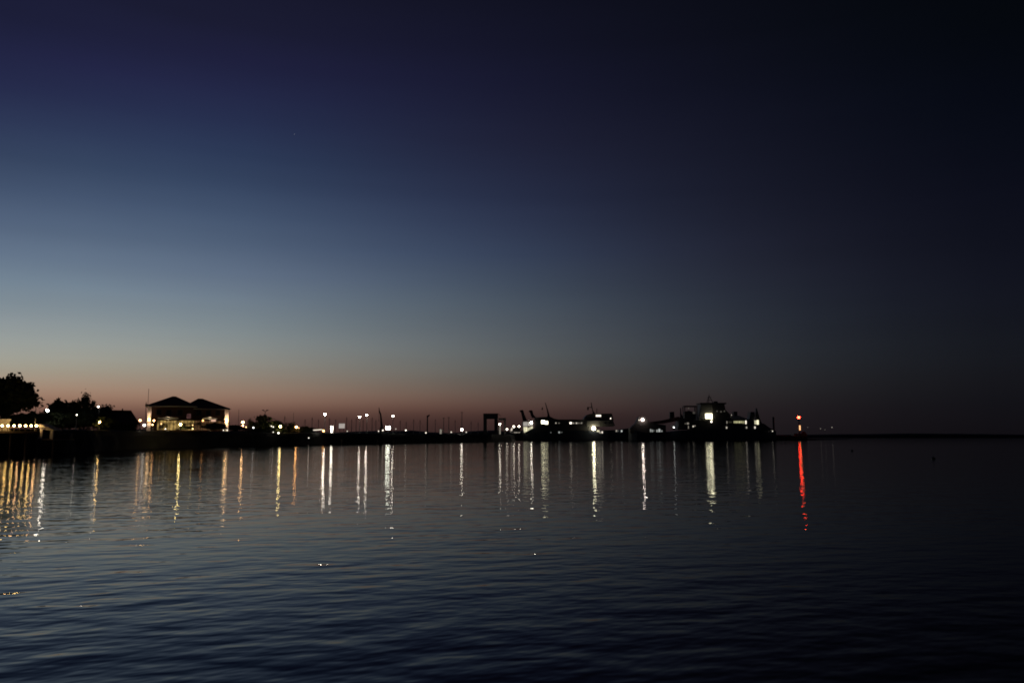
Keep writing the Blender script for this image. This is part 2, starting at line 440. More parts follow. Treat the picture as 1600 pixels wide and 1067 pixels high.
for px, py, D, r, c, s, lb in (
    (258.5, 670, 188, 1.0, WHITE, 4, 'tiny white light low under the left parasol pole'),
    (301, 669.8, 189, 1.2, YELLOW, 5, 'small yellow light at the foot of the terrace between the shrubs'),
    (349, 672, 198, 1.0, WHITE, 2, 'left tiny light of the two below the restaurant right pillar'),
    (355, 672, 198, 1.1, WHITE, 3, 'right tiny light of the two below the restaurant right pillar'),
    (384.5, 667.2, 258, 1.2, WARM, 4, 'small pink light beside the lower of the paired warm lamps'),
    (424, 665.5, 258, .9, WHITE, 3, 'tiny light in the right side of the broad tree, left of two'),
    (427, 666.8, 258, 1.0, WHITE, 3, 'tiny light in the right side of the broad tree, right of two'),
    (427, 675, 256, .9, WHITE, 2, 'dim light on the ground below the two tiny tree lights'),
    (435.2, 676.3, 256, 1.4, WHITE, 6, 'small white light on the bank below the yellow lamp'),
    (467, 668.6, 277, 1.0, WARM, 3, 'small light touching the orange lamp on the mole'),
    (482.5, 684, 273, 1.0, WHITE, 2.2, 'lone tiny light low on the stone bank near the water'),
    (542.5, 673.5, 314, 1.1, WHITE, .8, 'faint light right of the blank white billboard'),
    (591.5, 673.5, 348, 1.2, WHITE, 1.2, 'faint light below the leaning crane'),
    (598.2, 672.2, 346, 1.8, WHITE, 1.2, 'dim light touching the left of the square white floodlight'),
    (618.5, 670, 346, 1.1, WHITE, .6, 'very dim light right of the square white floodlight'),
    (665.5, 676, 368, 1.3, WHITE, 1.6, 'low bright spot under the hooked davit crane'),
    (705, 675, 400, 1.5, WHITE, .8, 'dim spot left of the lone bright white lamp'),
    (728.5, 675, 420, 1.3, WHITE, .7, 'dim spot right of the lone bright white lamp')):
    small_light(px, py, D, r, c, s, lb)

# lamps of the deck at the left edge
for i, (px, word) in enumerate(zip((3.5, 12.5, 22, 31, 40, 48.8, 57), ('first', 'second', 'third', 'fourth', 'fifth', 'sixth', 'seventh'))):
    D = 122 + i * .55; c = P(px, 665, D); r = 1.6 * M(D)
    t = thing('deck_lamp', f'{word} warm lamp from the photo\'s left edge on the waterside deck rail', 'deck lamp', (c.x, D, 3.5), 'row of deck rail lamps')
    b = MB(); b.tube((c.x, D, 3.5), (c.x, D, c.z - r * .8), .05); b.build('pole', m_wood, t)
    g = MB(); g.ball((c.x, D, c.z), r, sz=.9); g.build('lamp_globe', glowmat((1, .64, .20) if i % 3 else (1, .56, .23), 38), t, True)
D = 122
t = thing('waterside_deck', 'timber deck with a rail and flat roofed hut at the left edge', 'deck', (X(0, D), D, 0))
b = MB(); x0, x1 = X(-160, D), X(62, D)
b.box(x0, x1, D + .3, D + 9, 3.2, 3.5); b.build('deck_floor', m_wood, t)
b = MB()
k = x0 + .4
while k < x1:
    b = MB(); b.tube((k, D + .6, -.8), (k, D + .6, 3.2), .16); b.build('pile', m_wood, t); k += 2.4
b = MB(); b.box(x0, x1, D + .35, D + .43, 4.05, 4.13)
k = x0 + .2
while k < x1: b.box(k, k + .07, D + .36, D + .42, 3.5, 4.05); k += 1.2
b.build('rail', m_wood, t)
b = MB(); b.box(x0, X(14, D), D + 3, D + 8.5, 3.5, Z(657, D)); b.build('hut_wall', m_white, t)
b = MB(); b.box(x0, X(15.5, D), D + 2.2, D + 9, Z(657, D) + .003, Z(654, D)); b.build('hut_roof', m_white, t)
b = MB(); b.tube((X(55, D), D + .7, 3.5), (X(55, D), D + .7, Z(652.5, D)), .05); b.build('post', m_white, t)
face(t, 0)
D = 126
t = thing('awning_frame', 'small slanted awning on two pale splayed legs ending the lamp row', 'awning', (X(70, D), D, 2.0))
b = MB(); b.box(X(55, D), X(84, D), D - .2, D + 6, Z(687.6, D), Z(685.8, D)); b.build('landing', m_wood, t)
for px in (57, 82):
    b = MB(); b.tube((X(px, D), D + .3, -.8), (X(px, D), D + .3, Z(687.6, D)), .15); b.build('pile', m_wood, t)
b = MB(); b.prism([(X(px, D), Z(py, D)) for px, py in ((58, 663), (61, 662.5), (83, 671.2), (83, 672.6), (72, 672), (60, 669))], D, D + 2.4); b.build('canopy', m_cloth, t)
b = MB(); b.prism([(X(px, D), Z(py, D)) for px, py in ((61.5, 670), (64.5, 671), (64, 685), (57.5, 685.5), (60.5, 680))], D + .1, D + .4); b.build('leg', m_white, t)
b = MB(); b.prism([(X(px, D), Z(py, D)) for px, py in ((77.5, 672.6), (82, 672.7), (81, 686), (77, 685))], D + .1, D + .4); b.build('leg', m_white, t)

# ------------------------------------------------------------------ trees and shrubs
def tree(px, top, D, wpx, label, bottom=None, ground=G0, n=1600, kind='round', seed=1, name='tree', cat='tree', trunk=True, leaf=None):
    rn = random.Random(seed)
    cx, zt, w = X(px, D), Z(top, D), wpx * M(D) / 2
    zb = Z(bottom, D) if bottom else ground + .4
    t = thing(name, label, cat, (cx, D, ground))
    hgt = (zt - zb) / 2; zc = (zt + zb) / 2
    if trunk:
        b = MB(); tr = max(.12, w * .08)
        b.lathe((cx, D, ground), [(tr * 1.5, 0), (tr, .5), (tr * .75, max(.6, zc - ground - hgt * .2)), (tr * .3, max(.8, zc - ground + hgt * .5))], 8)
        for k in range(7):
            a = rn.uniform(0, 6.28); q = rn.uniform(.45, .85)
            b.tube((cx, D, ground + (zc - ground) * rn.uniform(.55, .95)), (cx + math.cos(a) * w * q, D + math.sin(a) * w * q, zc + hgt * rn.uniform(-.2, .6)), tr * .4, tr * .1, 6)
        b.build('trunk', m_bark, t)
    clumps = []
    for k in range(46):
        while True:
            v = Vector((rn.uniform(-1, 1), rn.uniform(-1, 1), rn.uniform(-1, 1)))
            if .35 < v.length < 1: break
        v = v * (.93 / max(.001, v.length)) * rn.uniform(.62, 1.0)
        if kind == 'wind': v.x += .18 * v.z; 
        clumps.append((v, rn.uniform(.12, .26)))
    b = MB(); ls = leaf or max(.14, w * .095)
    for k in range(int(n * 1.7)):
        v, cr = clumps[rn.randrange(len(clumps))]
        g = Vector((rn.gauss(0, 1), rn.gauss(0, 1), rn.gauss(0, 1))) * cr * .6
        q = (v if rn.random() < .72 else v * rn.uniform(.1, .9)) + g
        p = Vector((cx + q.x * w * .93, D + q.y * w * .93, max(ground + .05, zc + q.z * hgt * .93)))
        a = Vector((rn.gauss(0, 1), rn.gauss(0, 1), rn.gauss(0, 1))).normalized()
        c = a.orthogonal().normalized() * ls * rn.uniform(.3, .6); a = a * ls * rn.uniform(.6, 1.3)
        b.add([p - a, p + c, p + a, p - c], [(0, 1, 2, 3)])
    b.build('crown' if trunk else 'foliage', m_leaf, t)
    return t
tree(4, 583, 137, 92, 'big round dark tree at the left edge above the deck', bottom=654, n=5600, seed=2)
tree(50, 642, 140, 50, 'low dark shrub between the big tree and the bright lamp', n=2200, seed=4, name='shrub', cat='shrub', trunk=False)
tree(22, 648, 142, 60, 'low dark shrub behind the deck hut under the big tree', n=2400, seed=24, name='shrub', cat='shrub', trunk=False)
tree(88, 623, 166, 40, 'ragged tree with a spiky crown left of the tall dense tree', n=1900, seed=5, leaf=.42, kind='wind')
tree(108, 625, 168, 36, 'medium dark tree touching the tall dense tree', n=2200, seed=6)
tree(130, 616, 164, 38, 'tall dense tree with a flat top left of the house', n=3000, seed=8)
tree(88, 644, 154, 56, 'wide dark bush below the ragged tree', n=3000, seed=18, name='shrub', cat='shrub', trunk=False)
tree(128, 642, 158, 60, 'wide dark bush in front of the tall dense tree trunk', n=3000, seed=28, name='shrub', cat='shrub', trunk=False)
tree(160, 633, 178, 44, 'bushy tree behind the left end of the hip roofed house', n=2400, seed=9)
tree(160, 652, 162, 44, 'dark bush beside the orange lamp at the left end of the house', n=2000, seed=29, name='shrub', cat='shrub', trunk=False)
tree(291, 666, 193, 26, 'small dark shrub in front of the restaurant windows', n=900, seed=10, name='shrub', cat='shrub', trunk=False)
tree(334, 661, 194, 40, 'larger dark shrub below the right parasol', n=1500, seed=11, name='shrub', cat='shrub', trunk=False)
tree(368, 664, 225, 30, 'low rounded bush right of the restaurant', n=1100, seed=12, name='shrub', cat='shrub', trunk=False)
tree(389.5, 651, 270, 9, 'thin pointed conifer left of the broad dark tree', n=700, seed=13)
tree(409, 648, 268, 44, 'broad dark tree between the warm lamps on the mole', bottom=676, n=2800, seed=14)
tree(430, 656, 272, 30, 'lower tree joined to the right side of the broad tree', bottom=676, n=1600, seed=15)
tree(453.5, 658, 280, 20, 'small dark tree left of the orange lamp', bottom=676, n=1200, seed=16)
tree(478, 666, 288, 30, 'low bush beside the lit canopy on the mole', n=1100, seed=17, name='shrub', cat='shrub', trunk=False)

def hedge(pts, h, label, seed):
    rn = random.Random(seed); b = MB()
    t0 = Vector((X(pts[0][0], pts[0][1]), pts[0][1], G0))
    for (pa, da), (pb, db) in zip(pts[:-1], pts[1:]):
        A_, B_ = Vector((X(pa, da), da, G0)), Vector((X(pb, db), db, G0))
        L_ = (B_ - A_).length
        for k in range(int(L_ * 60)):
            p = A_.lerp(B_, rn.random()) + Vector((rn.gauss(0, .25), rn.gauss(0, .35), 0))
            p.z = G0 + h * (1 - rn.random() ** 1.6 * .95) * (.85 + .3 * math.sin(p.x * .9) * math.sin(p.x * .37))
            a = Vector((rn.gauss(0, 1), rn.gauss(0, 1), rn.gauss(0, 1))).normalized()
            c = a.orthogonal().normalized() * rn.uniform(.08, .16); a = a * rn.uniform(.15, .3)
            b.add([p - a, p + c, p + a, p - c], [(0, 1, 2, 3)])
    tag(b.build('hedge', m_leaf), label, 'hedge')
hedge([(60, 150), (100, 158), (150, 166), (178, 172), (216, 178)], 1.5, 'long low hedge under the trees from the awning to the house', 41)
hedge([(360, 236), (402, 252), (440, 268), (486, 286)], 1.25, 'long low hedge along the mole under the broad dark tree', 42)
# ------------------------------------------------------------------ house
D = 176
t = thing('house', 'dark house with a hipped roof between the tall tree and restaurant', 'house', (X(185, D), D, G0))
b = MB(); xa, xb = X(150, D), X(212, D); ze = Z(661, D)
b.box(xa, xb, D, D + 7, G0, ze); b.build('wall', m_brick, t)
zr = Z(640, D); xo0, xo1 = xa - .5, xb + .7
b = MB(); y0, y1 = D - .6, D + 7.6
b.add([(xo0, y0, ze + .003), (xo1, y0, ze + .003), (xo1, y1, ze + .003), (xo0, y1, ze + .003), (X(168, D), D + 3.5, zr), (X(203, D), D + 3.5, zr)],
      [(0, 1, 2, 3), (0, 1, 5, 4), (2, 3, 4, 5), (1, 2, 5), (3, 0, 4)])
rf = b.build('roof', m_tile, t)
b = MB(); b.box(X(188, D), X(190.2, D), D + 3.3, D + 3.7, zr - .5, Z(637.5, D)); b.build('chimney', m_brick, rf)
for px in (160, 176, 192):
    b = MB(); b.box(X(px, D), X(px + 6, D), D - .04, D, G0 + .7, G0 + 1.6); w = b.build('window', m_white, t)
    b = MB(); b.box(X(px + .6, D), X(px + 5.4, D), D - .06, D - .042, G0 + .8, G0 + 1.5); b.build('pane', m_glass, w)

face(t, 185)
# ------------------------------------------------------------------ restaurant pavilion
t = thing('restaurant', 'two storey restaurant with twin hipped roofs and lit corner pillars', 'restaurant', (X(292, 206), 206, G0))
def hip_block(pl, pr, D, depth, apx, apy, eave, hip):
    xl, xr = X(pl, D), X(pr, D); ze = Z(eave, D)
    b = MB(); b.box(xl + .9, xr - .9, D + .9, D + depth - .9, G0 + 3.0, ze - .02); b.build('wall', m_brick, t)
    b = MB(); xa, za = X(apx, D), Z(apy, D)
    y0, y1 = D, D + depth
    b.add([(xl, y0, ze), (xr, y0, ze), (xr, y1, ze), (xl, y1, ze), (xa - hip, D + depth / 2, za), (xa + hip, D + depth / 2, za),
           (xl, y0, ze - .25), (xr, y0, ze - .25), (xr, y1, ze - .25), (xl, y1, ze - .25)],
          [(0, 1, 5, 4), (1, 2, 5), (2, 3, 4, 5), (3, 0, 4), (6, 7, 8, 9), (0, 1, 7, 6), (1, 2, 8, 7), (2, 3, 9, 8), (3, 0, 6, 9)])
    rf = b.build('roof', m_tile, t)
    b = MB(); b.box(xl - .03, xr + .03, y0 - .04, y0 - .003, ze - .3, ze - .05); b.build('gutter', m_white, rf)
    return xl, xr, ze
l0, l1, zeL = hip_block(228, 302, 203, 13, 267, 617.5, 634, .4)
r0, r1, zeR = hip_block(285, 358, 206, 12.5, 313.5, 620.5, 637.3, .5)
# upper windows
for px, D in ((243, 203), (257, 203), (273, 203), (308, 206), (322, 206), (336, 206)):
    b = MB(); b.box(X(px, D), X(px + 8, D), D + .84, D + .9, Z(649, D), Z(640, D)); w = b.build('window', m_shipdark, t)
    b = MB(); b.box(X(px + .8, D), X(px + 7.2, D), D + .81, D + .838, Z(648.3, D), Z(640.7, D)); b.build('pane', m_glass, w)
b = MB(); D = 203; b.box(X(287, D), X(293, D), D + .8, D + .83, Z(653.5, D), Z(646, D)); b.build('pink_wall_panel', glowmat((1, .45, .42), .10, .7, .6), t)  # pink panel on the wall with faint mottled emission
# glazed ground floor
D = 204
b = MB(); b.box(X(248, D), X(301, D), D + 1.6, D + 1.7, G0 + .35, G0 + 2.75)
b.build('lit_glazing', glowmat((1, .64, .20), .46, .97, .8), t)
b = MB(); b.box(X(301.1, D), X(346, D), D + 1.6, D + 1.7, G0 + .35, G0 + 2.75)
b.build('lit_glazing', glowmat((1, .50, .22), .13, .97, .7), t)
b = MB()
px = 246
while px <= 346:
    b.box(X(px, D) - .06, X(px, D) + .06, D + 1.4, D + 1.58, G0, G0 + 2.9); px += 5
b.box(X(246, D), X(346, D), D + 1.42, D + 1.56, G0 + 1.95, G0 + 2.05)
b.build('glazing_bar', m_metal, t)
b = MB(); b.box(X(240, D), X(350, D), D + .5, D + 3.6, G0 + 2.9, G0 + 2.99); b.build('terrace_ceiling', m_wood, t)
b = MB(); b.box(X(232, D), X(354, D), D + 3.7, D + 12, G0, G0 + 2.89); b.build('rear_wall', m_brick, t)
# lit corner pillars with up-and-down wall lights
def pillar(pa, pb, D, ztop, ylamp, glow):
    xa, xb = X(pa, D), X(pb, D)
    b = MB(); b.box(xa, xb, D + .5, D + .95, G0, ztop); p = b.build('pillar', m_white, t)
    xm = (xa + xb) / 2; zl = Z(ylamp, D)
    b = MB(); b.lathe((xm, D + .3, zl - .14), [(.16, 0), (.16, .28)], 10); b.build('sconce', m_metal, p)
    for dz in (.15, -.22):
        b = MB(); b.lathe((xm, D + .3, zl + dz), [(.24, 0), (.24, .05)], 10); b.build('lamp_bulb', glowmat((1, .6, .26), glow), p)
    for sgn in (1, -1):
        ld = bpy.data.lights.new('sconce_light', 'SPOT'); lo = bpy.data.objects.new('sconce_light', ld); C.objects.link(lo)
        lo.parent = p; lo.location = Vector((xm, D + .02, zl + .25 * sgn)) - root_world(p)
        lo.rotation_euler = (math.pi if sgn > 0 else 0, 0, 0)
        lo.rotation_euler.x += R(10) * (-1 if sgn > 0 else 1)
        ld.energy = 170; ld.color = (1, .62, .40); ld.spot_size = R(70); ld.spot_blend = .6; ld.shadow_soft_size = .08
    return p
pillar(231, 236.5, 203, zeL - .3, 655.5, 25)
pillar(350, 356.5, 206, zeR - .3, 656.5, 70)
b = MB(); b.tube((X(248.5, 210), 210, zeL), (X(248.5, 210), 210, Z(608.5, 210)), .05); b.build('antenna', m_metal, t)
face(t, 292); t.scale.x *= 1.09; t.location.x -= .75
b = MB(); b.tube((X(225.5, 203), 203, G0), (X(225.5, 203), 203, Z(628, 203)), .07); b.box(X(224.4, 203), X(227.6, 203), 202.9, 203.1, Z(634.5, 203), Z(631, 203)); 
fp = b.build('signal_pole', m_metal); tag(fp, 'thin dark pole with a small box beside the restaurant left eave', 'pole')
# parasols
def parasol(pl, pr, ytop, yrim, D, pole, label):
    xl, xr = X(pl, D), X(pr, D); w = (xr - xl) / 2; xm = (xl + xr) / 2
    zt, zr = Z(ytop, D), Z(yrim, D)
    q = thing('parasol', label, 'parasol', (xm, D, G0), 'terrace parasols')
    b = MB(); b.tube((xm, D, G0), (xm, D, zt - .05), .06); b.lathe((xm, D, G0), [(.4, 0), (.38, .12), (.08, .14)], 12); b.build('pole', m_white, q)
    b = MB(); b.lathe((xm, D, 0), [(w * .985, zr - .20), (w, zr), (w * .5, (zr * .55 + zt * .45)), (.08, zt)], 8); b.build('canopy', m_cloth, q)
    b = MB(); b.lathe((xm, D, zr - .04), [(.3, 0), (.3, .1)], 10); b.build('lamp_bulb', glowmat((1, .78, .5), 16), q)  # unseen bulb added inside the canopy to make the cloth glow
    return q
parasol(245, 278, 651, 653.3, 196, 258, 'wide white parasol at the left half of the restaurant terrace')
parasol(314.5, 339, 651.2, 653.4, 199, 318, 'white parasol at the right half of the restaurant terrace')
D = 197
q = thing('menu_board', 'small pinkish lit board under the right parasol', 'sign', (X(332, D), D, G0))
b = MB(); b.box(X(331.6, D), X(332.4, D), D, D + .08, G0, Z(658.5, D)); b.build('post', m_metal, q)
b = MB(); b.box(X(328.5, D), X(336, D), D - .05, D + .05, Z(658.5, D), Z(655.5, D)); b.build('board', glowmat((1, .6, .42), .75), q)

# ------------------------------------------------------------------ things on the mole
D = 282
q = thing('lit_canopy', 'small flat canopy with a lit white underside left of the tall lamp', 'canopy', (X(494, D), D, G0))
b = MB(); b.prism([(X(px, D), Z(py, D)) for px, py in ((487.5, 671.6), (489, 670.2), (502, 668.8), (503, 670.4))], D, D + 3); b.build('roof', m_white, q)
b = MB(); b.prism([(X(px, D), Z(py, D)) for px, py in ((488.5, 672.2), (488.8, 671.65), (501, 670.6), (501, 671.2))], D + .1, D + 2.5); b.build('lamp_panel', glowmat(WHITE, 1.6), q)
for px in (490, 500):
    b = MB(); b.tube((X(px, D), D + 2.6, G0), (X(px, D), D + 2.6, Z(670.7, D)), .06); b.build('leg', m_metal, q)
D = 298
q = thing('lit_pillar', 'tall glowing white advertising pillar right of the orange lamp', 'lit pillar', (X(518, D), D, G0))
b = MB(); w = 3.2 * M(D) / 2; b.lathe((X(518, D), D, G0), [(w * 1.1, 0), (w * 1.1, .3), (w * .9, .32)], 12); b.build('base', m_metal, q)
b = MB(); b.lathe((X(518, D), D, G0 + .33), [(w * .72, 0), (w, 1.2), (w, Z(665, D) - G0 - .5)], 12); b.build('lamp_column', glowmat(WHITE, 16), q)
b = MB(); b.lathe((X(518, D), D, Z(665, D) - .16), [(w * 1.1, 0), (w * 1.05, .15), (.1, .3)], 12); b.build('lamp_cap', m_metal, q)
D = 308
q = thing('billboard', 'blank pale billboard on two posts right of the glowing pillar', 'billboard', (X(533.5, D), D, G0))
b = MB(); b.box(X(528.8, D), X(538.5, D), D, D + .15, Z(669.3, D), Z(661.3, D)); b.build('frame', m_metal, q)
b = MB(); b.box(X(529.1, D), X(538.2, D), D - .03, D - .003, Z(669, D), Z(661.6, D)); b.build('board', glowmat((1, .88, .8), .42, .12, .4), q)
for px in (530.5, 536.5):
    b = MB(); b.tube((X(px, D), D + .25, G0), (X(px, D), D + .25, Z(662, D)), .1); b.build('post', m_metal, q)
D = 344
q = thing('floodlight', 'square glaring white floodlight below the tall lamp by the crane', 'floodlight', (X(606, D), D, G0))
b = MB(); b.tube((X(606, D), D + .5, G0), (X(606, D), D + .5, Z(669, D)), .14); b.build('pole', m_pole, q)
b = MB(); b.box(X(602, D), X(610, D), D + .1, D + .45, Z(672, D), Z(665, D)); b.build('housing', m_metal, q)
b = MB(); b.box(X(602.8, D), X(609.2, D), D, D + .095, Z(671, D), Z(666, D)); b.build('lamp_face', glowmat((.98, 1, .82), 18), q)
D = 396
q = thing('lit_door', 'dim pale upright panel on the mole right of the davit crane', 'lit panel', (X(688.5, D), D, G0))
b = MB(); b.box(X(686.3, D), X(690.6, D), D, D + 2, G0, Z(670, D)); b.build('cabin', m_shipdark, q)
b = MB(); b.box(X(687, D), X(690, D), D - .03, D - .003, G0 + .1, Z(670.6, D)); b.build('door', glowmat(WHITE, .22), q)

# unlit double headed mast by the broad tree
D = 300
q = thing('floodlight_mast', 'unlit Y shaped mast rising behind the broad dark tree', 'mast', (X(413, D), D, G0))
b = MB(); b.tube((X(413, D), D, G0), (X(413, D), D, Z(643, D)), .14, .1); b.build('pole', m_metal, q)
for s in (-1, 1):
    b = MB(); b.tube((X(413, D), D, Z(643, D)), (X(413 + 4 * s, D), D, Z(640.8, D)), .09); b.box(X(413 + 3.2 * s, D) - .4, X(413 + 3.2 * s, D) + .4, D - .3, D + .3, Z(641.2, D), Z(640.2, D)); b.build('lamp_arm', m_metal, q)
for px, top, D, lb in ((371.5, 640, 300, 'thin bare pole right of the restaurant right eave'), (457.5, 645, 310, 'thin bare pole above the small dark tree'), (53, 616, 150, 'thin pole beside the big round tree')):
    b = MB(); b.tube((X(px, D), D, G0 - .1), (X(px, D), D, Z(top, D)), .09, .05); b.ball((X(px, D), D, Z(top, D)), .1, 6, 4)
    tag(b.build('flagpole', m_metal), lb, 'pole', 'bare poles on the shore')
# leaning crane and davit crane
D = 372
q = thing('harbour_crane', 'slim dark crane leaning left beside the tall lamp pair', 'crane', (X(596, D), D, 4.0))
b = MB(); b.box(X(593.5, D), X(599, D), D - 1, D + 1, 4.0, Z(668, D)); b.box(X(594.5, D), X(598, D), D - .8, D + .8, Z(668, D), Z(664, D)); b.build('cabin', m_shipdark, q)
b = MB()
pts = [(594, 665), (597.5, 665), (595.8, 652), (594.6, 646), (592.3, 641), (591.6, 636.5), (591, 636.6), (591.2, 643), (593, 648), (593.6, 655)]
b.prism([(X(a, D), Z(c, D)) for a, c in pts], D - .3, D + .3); b.build('jib', m_shipdark, q)
b = MB(); b.tube((X(591.3, D), D, Z(637, D)), (X(591.3, D), D, Z(657, D)), .05); b.ball((X(591.3, D), D, Z(657, D)), .25, 6, 4); b.build('hook', m_metal, q)
D = 385
q = thing('davit_crane', 'dark hooked davit crane standing on the mole mid harbour', 'crane', (X(668, D), D, 4.0))
b = MB(); b.lathe((X(667.5, D), D, 4), [(.7, 0), (.6, 1), (.35, 1.1), (.3, Z(651, D) - 4)], 8); b.build('pole', m_shipdark, q)
b = MB(); b.prism([(X(a, D), Z(c, D)) for a, c in ((666.4, 652), (668.6, 652), (671.2, 648.6), (670.6, 647.6), (667.2, 649), (666.4, 649.6))], D - .3, D + .3); b.build('jib', m_shipdark, q)
D = 470
for px, top, lb in ((721.5, 643, 'tall thin aerial mast above the lone bright white lamp'), (693, 652, 'left dark post of the pair right of the davit crane'), (701, 651, 'right dark post of the pair right of the davit crane')):
    q = thing('aerial_mast', lb, 'mast', (X(px, D), D - 45, 4.0)); Dm = D - 45
    b = MB(); b.tube((X(px, Dm), Dm, 4), (X(px, Dm), Dm, Z(top, Dm)), .22, .12); b.build('pole', m_metal, q)
    b = MB(); b.tube((X(px - 2.2, Dm), Dm, Z(top + 1.5, Dm)), (X(px + 2.2, Dm), Dm, Z(top + 1.5, Dm)), .09); b.build('crossbar', m_metal, q)
# yachts behind the mole: hull, cabin, mast, boom
def yacht(px, top, D, label, L=9.5):
    x, zt = X(px, D), Z(top, D)
    q = thing('sailing_yacht', label, 'yacht', (x, D, 0), 'yachts moored behind the mole')
    b = MB(); vs, fs = [], []
    st = [(-L * .45, 1.1, 1.2), (-L * .2, 1.5, 1.15), (L * .1, 1.5, 1.25), (L * .35, .85, 1.4), (L * .52, .05, 1.6)]
    for sx, hb, zz in st: vs += [(x + sx, D - hb, zz), (x + sx * .93, D - hb * .5, -.3), (x + sx * .93, D + hb * .5, -.3), (x + sx, D + hb, zz)]
    for i in range(len(st) - 1):
        for k in range(4): fs.append((i * 4 + k, (i + 1) * 4 + k, (i + 1) * 4 + (k + 1) % 4, i * 4 + (k + 1) % 4))
    fs += [(0, 1, 2, 3), (16, 17, 18, 19)]
    b.add(vs, fs); b.build('hull', m_white, q)
    b = MB(); b.prism([(x - L * .2, 1.15), (x - L * .18, 1.75), (x + L * .05, 1.75), (x + L * .2, 1.3)], D - .8, D + .8); b.build('cabin', m_white, q)
    b = MB(); b.tube((x, D, 1.2), (x, D, zt), .2, .14, 6); b.build('mast', m_pole, q)
    b = MB(); b.tube((x, D, 2.6), (x - L * .4, D, 2.7), .16, .12, 6); b.build('boom', m_cloth, q)
    b = MB(); b.tube((x, D, zt - .2), (x + L * .5, D, 1.6), .03, .03, 4); b.tube((x, D, zt - .1), (x - L * .44, D, 1.2), .03, .03, 4); b.build('stay', m_metal, q)
for px, top, D, lb in (
    (444, 650, 400, 'yacht mast left of the thin pole and small tree'), (476, 655, 395, 'yacht mast over the low bush by the lit canopy'),
    (487, 652, 420, 'yacht mast above the lit canopy'), (497, 655, 430, 'yacht mast left of the tall white lamp'),
    (514, 653, 415, 'yacht mast between tall white lamp and glowing pillar'), (524, 655, 440, 'yacht mast right of the glowing pillar'),
    (541, 652, 430, 'yacht mast right of the blank billboard'), (549, 655, 420, 'yacht mast midway from billboard to the tall lamp pair'),
    (556, 653, 445, 'yacht mast just left of the tall lamp pair'), (567, 655, 425, 'yacht mast between the two tall paired lamps'),
    (581, 652, 440, 'yacht mast between the lamp pair and leaning crane'), (587, 656, 430, 'yacht mast touching the leaning crane'),
    (625, 657, 450, 'yacht mast right of the square floodlight'), (634.5, 659, 460, 'yacht mast above the low white lamp'),
    (646, 655, 450, 'yacht mast midway from the low white lamp to the davit crane'), (656, 656, 470, 'yacht mast left of the davit crane'),
    (680, 655, 480, 'yacht mast right of the davit crane'), (711, 656, 490, 'yacht mast left of the lone bright lamp'),
    (736, 658, 500, 'yacht mast right of the lone bright lamp'), (747, 660, 500, 'yacht mast left of the big portal gantry')):
    yacht(px, top, D, lb)

# linkspan gantries
D = 448
q = thing('portal_gantry', 'big dark square portal gantry of the ferry ramp', 'gantry', (X(766, D), D, 4.0), 'ferry ramp gantries')
for a, c in ((755.2, 760.5), (772.3, 777.8)):
    b = MB(); b.box(X(a, D), X(c, D), D, D + 2.2, 4.0, Z(654.5, D)); b.build('tower_leg', m_shipdark, q)
b = MB(); b.box(X(755, D), X(778, D), D - .1, D + 2.3, Z(654.5, D), Z(645.8, D)); b.build('crossbeam', m_shipdark, q)
b = MB(); b.tube((X(778, D), D + 1, Z(646, D)), (X(782.5, D), D + 1, Z(650, D)), .12); b.build('stay', m_metal, q)
q = thing('portal_gantry', 'smaller dark portal gantry right of the big one', 'gantry', (X(785, D), D + 12, 4.0), 'ferry ramp gantries'); D = 460
for a, c in ((779, 780), (787.3, 790.3)):
    b = MB(); b.box(X(a, D), X(c, D), D, D + 1.6, 4.0, Z(656.5, D)); b.build('tower_leg', m_shipdark, q)
b = MB(); b.box(X(779, D), X(790.4, D), D - .1, D + 1.7, Z(656.5, D), Z(653, D)); b.build('crossbeam', m_shipdark, q)
b = MB(); b.box(X(780.1, D), X(782.2, D), D + .3, D + .5, 4.0, Z(664.5, D)); b.build('lit_panel', glowmat(WHITE, .25), q)
# vehicle queue by the ramp
D = 462
q = thing('lorry', 'dark lorry with a pale cab waiting left of the ferry', 'lorry', (X(805, D), D, 4.0))
b = MB(); b.box(X(801.5, D), X(812.8, D), D, D + 2.5, 4.9, Z(667.5, D)); b.build('cargo_box', m_shipdark, q)
b = MB(); b.prism([(X(a, D), Z(c, D)) for a, c in ((797.3, 676), (797.6, 671), (799.2, 667.8), (801.2, 667.2), (801.2, 676))], D + .05, D + 2.4); cb = b.build('cab', m_white, q)
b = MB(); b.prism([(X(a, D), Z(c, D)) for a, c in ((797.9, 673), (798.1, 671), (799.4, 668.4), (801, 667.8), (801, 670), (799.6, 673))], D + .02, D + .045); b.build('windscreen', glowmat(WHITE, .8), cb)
for px in (799.3, 804.5, 810):
    b = MB(); b.tube((X(px, D), D + .05, 4.5), (X(px, D), D + 2.45, 4.5), .5, n=12); b.build('wheel', m_metal, q)
b = MB(); b.box(X(803, D), X(812.5, D), D - .03, D - .003, 4.95, 5.4); b.build('underlit_strip', glowmat(WHITE, .55, .7, 1.2), q)  # glowing strip stands for the lit patch along the lower edge
lamp_post(803, 666.3, 466, 1.7, WHITE, 14, 'left white lamp of the two above the waiting lorry')
lamp_post(811, 666, 466, 1.7, WHITE, 14, 'right white lamp of the two above the waiting lorry')

